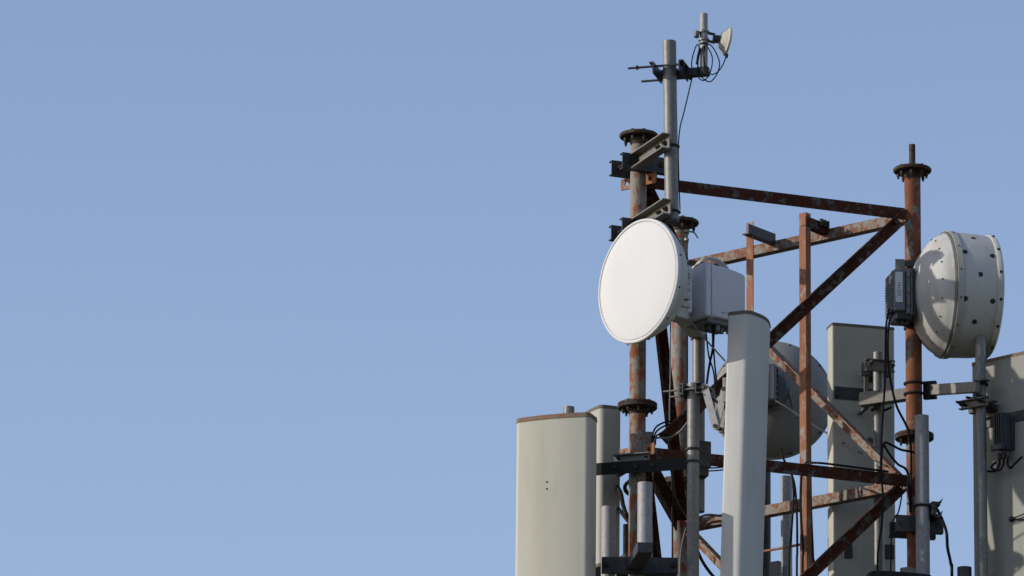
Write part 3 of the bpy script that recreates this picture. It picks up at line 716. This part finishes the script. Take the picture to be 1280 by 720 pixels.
# pipe in front of the orange leg with its clamp
zk = at(1144, 654, CY-.09).z
kc = V((.98, .2, 0)).normalized(); kd = V((.2, -.98, 0)).normalized(); kb = V((LC.x, LC.y, zk))
pcl = thing('leg_clamp', 'dark steel channel clamp bolted round the orange leg below the braces', 'bracket', kb)
channel(MB(), kb + kd*.080 - kc*.115, kb + kd*.080 + kc*.118, UP, -kd, .078, .034).build('clamp_channel', M['galv_dark'], pcl)
channel(MB(), kb - kd*.046 - kc*.112, kb - kd*.046 + kc*.115, UP, -kd, .070, .034).build('clamp_channel', M['galv_dark'], pcl)
for s_ in (-.088, .092):
    MB().tube(kb + kc*s_ + kd*.094, kb + kc*s_ - kd*.08, .0065, seg=10).build('clamp_bolt', M['bolt'], pcl)
    MB().tube(kb + kc*s_ + kd*.0805, kb + kc*s_ + kd*.09, .013, seg=6).build('nut', M['galv_dark'], pcl)
YF = CY - .118
fp = vpipe('mounting_pipe', 'thick bluish galvanised pipe strapped in front of the orange leg', 1152.2, 520, YF, .0335, 1.9, 'galv_new')
fpc = V((fp.location.x, fp.location.y, 0))
zu = at(1152, 633, YF).z
ub = MB(); ubolt(ub, fpc + UP*zu, kc, .0375, .006, .055); ub.build('u_bolt', M['bolt'], fp)
for dz in (.015, -.045):
    q = fpc + UP*(zu+dz) + kc*.052
    mb = MB(); mb.prism([(-.018, 0), (.018, .0), (.045*.8, .02), (.02, -.02)], q - kd*.05, q + kd*.05, kc, UP); mb.build('v_jaw', M['galv_dark'], fp)
mb = MB(); mb.box(fpc + UP*(zu-.02) + kc*.045, kc, kd, UP, .022, .10, .05); mb.build('saddle', M['galv_dark'], fp)
vpipe('mounting_pipe', 'stubby grey pipe top behind the dark panel edge, beside the orange leg', 1134.5, 711, CY-.20, .036, 1.5, 'galv_warm', arm_to=LC)
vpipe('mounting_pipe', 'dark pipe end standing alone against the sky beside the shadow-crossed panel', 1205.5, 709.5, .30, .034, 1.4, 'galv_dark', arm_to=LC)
# bracket holding the panel with only its edge showing
q = T6 - F6*.11 - UP*.5; l = V((LC.x, LC.y, q.z)); d_ = (l-q).normalized()
MB().bar(q + F6*.008, l - d_*.035, .05, .05).build('bracket', M['galv_dark'], F2p)

# ------------------------------------------------------------------ drum dish on the orange leg
n8 = V((.985, .17, .006)).normalized(); s8 = V((n8.y, -n8.x, 0)).normalized()    # s8 towards the camera
O8 = at(1144, 366.5, .385)
drum = thing('microwave_dish', 'drum-shaped microwave dish with dark plugs, mounted on the orange leg', 'dish antenna', O8)
MB().lathe([(-.016, 0), (-.016, .085), (-.012, .098), (.0, .140), (.018, .182), (.038, .216), (.062, .248), (.085, .270), (.108, .285), (.124, .292), (.128, .296)], O8, n8, 96).build('shell', M['dish'], drum)
MB().lathe([(.123, .285), (.125, .300), (.135, .304), (.139, .300)], O8, n8, 96).build('seam', M['galv'], drum)
MB().lathe([(.137, .296), (.139, .307), (.167, .307), (.169, .300)], O8, n8, 96).build('band', M['dish_band'], drum)
MB().lathe([(.165, .296), (.167, .3015), (.27, .298), (.342, .290)], O8, n8, 96).build('shroud', M['dish'], drum)
MB().lathe([(.336, .286), (.336, .2965), (.340, .299), (.358, .298), (.366, .290), (.370, .276), (.38, .20), (.384, 0)], O8, n8, 96).build('radome', M['dish'], drum)
def cyl_hit(u, v, r):
    d = at(u, v, 0) - CAM; d.normalize(); o = CAM - O8
    dp_ = d - n8*d.dot(n8); op = o - n8*o.dot(n8)
    A_, B_, C_ = dp_.dot(dp_), 2*dp_.dot(op), op.dot(op)-r*r
    D_ = B_*B_-4*A_*C_
    if D_ < 0: return None
    return CAM + d*((-B_-math.sqrt(D_))/(2*A_))
plug_me = mesh_hex('plug', [(-.004, .0025, .0125, 18)], M['plug'])
plugs = [(1216.7, 298), (1206, 315.4), (1240.6, 319), (1225.7, 343), (1206.4, 373), (1241, 376.5), (1218, 402)]
hits = []
for u, v in plugs:
    p = cyl_hit(u, v, .2975)
    if p is None: continue
    rd = (p - O8); t_ = rd.dot(n8); rd = (rd - n8*t_).normalized(); rs_ = .3015 - (t_-.167)*.062
    inst('plug', plug_me, O8 + n8*t_ + rd*rs_, rd, drum); hits.append((t_, rd))
for j in range(5):                                       # the far side carries the same pattern
    a = R(120 + 32*j); rd = (s8*math.cos(a) + UP*math.sin(a)).normalized(); t_ = (.19, .26, .315)[j % 3]
    inst('plug', plug_me, O8 + n8*t_ + rd*(.3015-(t_-.167)*.062), rd, drum)
for j in range(14):
    a = 2*math.pi*(j+.3)/14; rd = s8*math.cos(a) + UP*math.sin(a)
    inst('screw', small_bolt, O8 + n8*.349 + rd*.298, rd, drum).scale = (.75, .75, .5)
    inst('screw', small_bolt, O8 + n8*.153 + rd*.3065, rd, drum).scale = (.42, .42, .4)
for j in range(9):
    a = R(-80+20*j); rd = (s8*math.cos(a) + UP*math.sin(a)); inst('screw', small_bolt, O8 + n8*.072 + rd*.2595, (rd-n8*.7).normalized(), drum).scale = (.4, .4, .35)
# mount and radio of the drum dish
def b8(t0_, t1_, w_, h_, dz=0, ds=0): 
    m_ = MB(); m_.box(O8 + n8*((t0_+t1_)/2) + UP*dz + s8*ds, s8, UP, n8, w_, h_, t1_-t0_); return m_
b8(-.030, -.015, .15, .235, -.022).build('mount_plate', M['galv_dark'], drum, bevel=.004)
b8(-.042, -.032, .17, .225, -.022).build('mount_plate', M['radio_grey'], drum, bevel=.004)
for dz in (-.09, -.03, .03, .09): b8(-.028, -.018, .155, .02, dz).build('spacer', M['radio_dark'], drum)
zc8 = at(1143, 328.5, CY-.06).z
cl = MB(); cl.lathe([(-.016, LR+.0008), (-.016, LR+.008), (.016, LR+.008), (.016, LR+.0008)], V((LC.x, LC.y, zc8)), UP, 30); cl.build('leg_clamp', M['galv_dark'], drum)
mb = MB(); mb.box(V((LC.x-.066, LC.y-.05, zc8-.012)), V((1, 0, 0)), V((0, 1, 0)), UP, .045, .012, .062); mb.build('clamp_angle', M['galv_warm'], drum)
mb = MB(); mb.bar(V((LC.x-.05, LC.y-.045, zc8)), V((LC.x+.05, LC.y-.052, zc8)), .012, .03); mb.build('clamp_bar', M['galv_dark'], drum)
zc9 = at(1143, 404, CY-.06).z
cl = MB(); cl.lathe([(-.014, LR+.0008), (-.014, LR+.008), (.014, LR+.008), (.014, LR+.0008)], V((LC.x, LC.y, zc9)), UP, 30); cl.build('leg_clamp', M['galv_dark'], drum)
mb = MB(); mb.bar(V((LC.x-.05, LC.y-.045, zc9)), V((LC.x+.04, LC.y-.05, zc9)), .03, .022); mb.build('clamp_bar', M['black_steel'], drum)
r8 = thing('radio_unit', 'grey finned radio unit with cables on the back of the drum dish', 'radio', O8 - n8*.1 - UP*.1)
b8(-.125, -.066, .17, .205, -.012).build('housing', M['radio_grey'], r8, bevel=.008)
b8(-.062, -.044, .175, .225, -.015).build('mount_frame', M['radio_grey'], r8, bevel=.004)
b8(-.068, -.060, .13, .16, .0).build('gap_core', M['radio_dark'], r8)
for k in range(15): b8(-.130, -.124, .16, .006, -.105+.0132*k).build('fin', M['radio_grey'], r8)
b8(-.117, -.082, .004, .150, .0, .0865).build('label_plate', M['radio_white'], r8, bevel=.001)
pm = MB()
for k, wd in enumerate((.018, .014, .02, .010, .016, .012)):
    pm.box(O8 + n8*(-.0995) + s8*.0892 + UP*(-.04+.012*k), n8, UP, s8, wd, .004, .0008)
pm.build('print_mark', M['print'], r8)
for k, dz in enumerate((.07, -.01, -.075)): b8(-.062, -.046, .012, .03, dz, .088).build('latch', M['galv'], r8, bevel=.002)
b8(-.11, -.03, .13, .05, -.125).build('connector_tray', M['radio_dark'], r8, bevel=.006)
for k in range(3):
    q = O8 - n8*(.05+.025*k) - UP*.145 + s8*(.03)
    MB().tube(q, q - UP*.022, .011, seg=12).build('connector', M['radio_dark'], r8)

# hose clamps round the far leg
zs1, zs2 = at(850, 291.5, LB.y).z, at(850, 302, LB.y).z
for i, z in enumerate((zs1, zs2)):
    hc_ = MB(); hc_.lathe([(-.006, LR+.0006), (-.006, LR+.003), (.006, LR+.003), (.006, LR+.0006)], LB + UP*z, UP, 30)
    hc_.box(LB + UP*z + V((.03, -.036, 0)), V((.7, -.7, 0)), V((.7, .7, 0)), UP, .016, .02, .012)
    if i == 0:
        pts = [LB + UP*z + V((.036, -.02, 0)), LB + UP*z + V((.055, -.02, .002)), LB + UP*(z-.006) + V((.072, -.02, 0)), LB + UP*(z-.03) + V((.086, -.02, 0))]
        hc_.path(pts, .004, 6)
    tag(hc_.build('hose_clamp', M['galv']), ('thin steel strap with loose curled tail round the far leg', 'thin steel strap tight round the far leg under the loose one')[i], 'strap')

# ------------------------------------------------------------------ cables
def cable(label, pts, r=.006, mat='cable', name='cable', cat='cable', group=None):
    o = MB().path([at(*p) for p in pts], r, 8, 6).build(name, M[mat])
    return tag(o, label, cat, group)
yt = ptop.y
yc = yt-.035
coil = [(907, 64, dc.y), (907, 72, dc.y), (903, 82, yc), (897, 90, yc), (890, 93, yc), (884, 89, yc), (880.5, 80, yc+.01), (880, 66, yc+.02), (882, 55.5, yc), (889, 57, yc-.006), (896, 68, yc-.008), (899.5, 80, yc-.008), (896, 93, yc-.008), (888, 102, yc-.006),
        (880, 99, yc-.004), (874.5, 92, yc), (872.5, 80, yc+.008), (875, 66, yc+.008), (881, 57, yc-.004), (887, 63, yc-.012), (890.5, 74, yc-.012), (888, 90, yc-.012), (881, 100, yc-.012), (874, 98, yc-.008), (872, 88, yc), (873, 72, yc+.004), (874, 60, yc+.004), (871, 56, yc+.01), (866.5, 68, yc+.02), (864.5, 80, yt+.03),
        (865.5, 94, yt+.02), (861, 115, yt), (855, 140, yt-.02), (850, 160, Ym), (848, 185, Ym), (848.5, 220, Ym), (850, 262, Ym)]
tag(MB().path([at(*p) for p in coil], .0029, 8, 6).build('cable', M['cable']), 'thin black cable coiled under the small dish and running down the mast', 'cable')
tie = MB(); tie.lathe([(-.004, .0188), (-.004, .022), (.004, .022), (.004, .0188)], V((ptop.x, ptop.y, at(880, 55.5, yt).z)), UP, 20)
tie.path([at(871, 80, yt-.04), at(872.5, 70, yt-.03), at(875, 60, yt-.02)], .006, 6)
tag(tie.build('cable_tie', M['cable']), 'black tape binding the coiled cable to the upright pipe', 'cable tie')
y8 = O8.y - .06
cable('black cable hanging straight from the drum dish radio past the olive panel', [(1111.5, 386, y8), (1107.5, 410, y8), (1106.5, 470, y8+.05), (1103, 530, y8+.05), (1101, 580, y8+.05), (1103.5, 620, y8+.05), (1102.5, 655, y8+.05), (1098, 685, y8+.05), (1097, 735, y8+.05), (1098, 1000, y8+.05)], .005)
cable('black cable bowing from the drum dish radio to the orange leg joint', [(1116, 386, y8-.01), (1110.5, 410, y8-.01), (1110, 450, y8), (1114, 480, y8+.02), (1121, 508, y8), (1132, 530, CY-.10), (1137, 545, CY-.11), (1139, 575, CY-.055), (1138, 640, CY-.05)], .0058)
cable('black cable looped between olive panel pipe and the orange leg', [(1101, 600, y8+.03), (1102, 570, y8+.03), (1105, 554, y8+.03), (1114, 556, y8+.03), (1126, 562, y8+.05), (1143, 566, CY-.06), (1150, 575, CY-.07)], .006)
cable('second black cable sagging from the same loop behind the beam end', [(1105, 556, y8+.03), (1112, 568, y8+.04), (1122, 580, y8+.05), (1135, 592, CY-.05), (1138, 640, CY-.046)], .006)
cable('thin black wire dropping beside the clamp on the orange leg', [(1127.5, 606, CY-.06), (1127, 620, CY-.08), (1123, 640, CY-.11), (1115, 655, CY-.12), (1114, 690, CY-.12), (1113, 740, CY-.12), (1113, 900, CY-.12)], .0036)
cable('thick black cable curving away from the thick bluish pipe', [(1163, 630, YF), (1169, 633, YF-.02), (1177, 648, YF-.02), (1183, 665, YF-.02), (1184.5, 685, YF-.02), (1188.5, 705, YF-.02), (1190, 735, YF-.02), (1190, 1000, YF-.02)], .0075)
yl = rb_.y - .05
cable('black feeder cable hanging close to the first orange ladder rail', [(976, 560, yl), (980, 575, yl), (989, 590, yl), (992, 620, yl), (989, 670, yl), (986, 735, yl), (986, 1100, yl)], .0055)
cable('black feeder cable swaying between the ladder rails', [(986, 585, yl), (993, 605, yl), (996, 640, yl), (996.5, 690, yl), (996, 735, yl), (996, 1100, yl)], .0055)
cable('black feeder cable taped along the second orange ladder rail', [(1016, 578, yl), (1006, 580, yl), (1001.5, 600, yl), (1001, 640, yl), (1004, 690, yl), (1003, 735, yl), (1003, 1100, yl)], .006)
cable('thick black feeder cable leaning behind the second ladder rail', [(1011, 560, yl+.1), (1012, 590, yl+.1), (1013, 640, yl+.1), (1015.5, 700, yl+.1), (1016, 735, yl+.1), (1016, 1100, yl+.1)], .0095)
cable('black cable lying along the dark horizontal beam', [(1006, 580, yl), (1020, 578.5, .27), (1045, 581, .30), (1075, 585, .35), (1110, 589.5, .41)], .0055)
yr = rc.y + .02
cable('black cable boot and lead dropping from the white radio', [(890.5, 396, yr), (891, 415, yr), (891, 435, yr), (887, 455, yr), (884, 475, yr), (881, 500, yr+.12)], .0055)
cable('thin black lead swinging beside the white radio cable', [(880.5, 400, yr), (883, 420, yr), (886, 445, yr), (892, 465, yr), (894, 490, yr), (893, 520, yr+.1)], .0038)
cable('thick black lead from the white radio to the ladder', [(893, 398, yr), (893, 412, yr), (892, 430, yr), (893, 450, yr), (896, 480, yr)], .004)
cable('thin steel stay wire from dish mount to tall tilted panel', [(861, 399, hub.y), (880, 422, -.2), (906, 451, -.33)], .0042, 'galv', 'stay_wire', 'wire')
cable('dark thin stay rod running from shaded dish to the orange leg joint', [(963, 497, 1.45), (985, 510, 1.35), (1020, 533, 1.1), (1065, 560, .8), (1108, 583, .53)], .0042, 'galv_dark', 'stay_rod', 'rod')
cable('grey wire running down beside the dark inner brace', [(838.5, 395, .55), (838, 430, .55), (838, 470, .55), (837, 505, .55), (837, 530, .55)], .0035, 'cable_grey')
cable('black cable strapped along the far leg', [(859.5, 392, LB.y-.05), (859, 420, LB.y-.05), (859, 460, LB.y-.05), (858.5, 520, LB.y-.05), (858, 640, LB.y-.05)], .005)
for i, (dx, dy) in enumerate(((0, 0), (2.5, 3.5), (5, 8))):
    cable(('upper black cable loop at the brace end above the black beam', 'middle black cable loop at the brace end above the black beam', 'inner black cable loop at the brace end above the black beam')[i],
          [(814+dx, 556, .12), (815+dx, 546, .10), (820+dx, 534+dy, .08), (832+dx, 527.5+dy, .08), (846, 526+dy, .1), (858, 516+dy, .13)], .0045)
cable('pale grey cable drooping from brace end to the grey pipe', [(816, 560, .05), (820, 548, .04), (836, 547, .02), (850, 539, -.02), (860, 527, -.06)], .0045, 'cable_grey')
cable('thick black cable curling between short grey panel and rusty leg', [(796, 598, .06), (788, 601, .07), (782, 606, .08), (781.5, 612, .08), (786, 617, .08), (796, 620, .09)], .010)
cable('thick black jumper bowing from short grey panel to rusty leg', [(770, 606, .22), (776, 617, .16), (779, 632, .12), (784, 645, .09), (794, 655, .07)], .011)
cable('lower black jumper from short grey panel to rusty leg', [(770, 632, .22), (777, 641, .18), (784, 650, .14), (796, 664, .1)], .009)
cable('thick black cable drooping away from the grey pipe', [(868, 672, .4), (872, 688, .42), (880, 705, .45), (893, 722, .5), (915, 745, .6)], .0075)
cable('black cable arched along the far horizontal beam', [(860, 652, 1.28), (873, 647, 1.25), (885, 643.5, 1.2), (903, 644.5, 1.15), (930, 640, 1.05)], .006)
for i, v_ in enumerate((584.5, 588)):
    cable(('upper of two thin black wires beside the clamp plate', 'lower of two thin black wires beside the clamp plate')[i], [(872, v_, .1), (888, v_+.6, .12), (905, v_-.8, .16), (930, v_-4, .25)], .0034)
cable('pale thin wire sagging in front of the shaded far leg', [(861, 648, 1.2), (856, 665, 1.2), (851, 690, 1.2), (849, 735, 1.2)], .0035, 'cable_grey')
cable('thin black wire hanging in the dark bay beside the far leg', [(840, 590, .8), (840, 620, .8), (840.5, 660, .8), (841, 735, .8)], .004)
for i in range(3):
    q = rq - UP*.13 + W5*(-.025+.025*i); s_ = (1, -1, -1.3)[i]
    P_ = [q, q - UP*.03 + b5*.004, q - UP*.055 - W5*.02*s_ + b5*.008, q - UP*.035 - W5*(.055+.012*i)*s_ + b5*.01, q - UP*.0 - W5*(.06+.012*i)*s_ - b5*.03]
    tag(MB().path(P_, .0055, 8, 6).build('jumper_cable', M['cable']), ('short black jumper looping under the dark remote radio, next to the pipe', 'middle black jumper looping under the dark remote radio', 'wide black jumper looping under the dark remote radio')[i], 'cable')
kp = at(1249, 644, .2); kp = kp - b5*((kp-bc5).dot(b5)-.006)
kk = MB(); kk.lathe([(0, .014), (.006, .013), (.012, .008), (.014, 0)], kp, b5, 16)
tag(kk.build('cable_gland', M['cable']), 'black round cable gland on the back of the shadow-crossed panel', 'gland')
for i, (dx, dz) in enumerate(((.2, .05), (.2, -.06))):
    e0 = kp + b5*.008; e1 = e0 - W5*dx + UP*dz
    tag(MB().path([e0, e0 - W5*.06 + UP*(.006 if i == 0 else -.012), e0 - W5*.13 + UP*dz*.5, e1], .0032, 8, 6).build('cable', M['cable']), ('thin black cable rising from the round gland', 'thin black cable falling from the round gland')[i], 'cable')
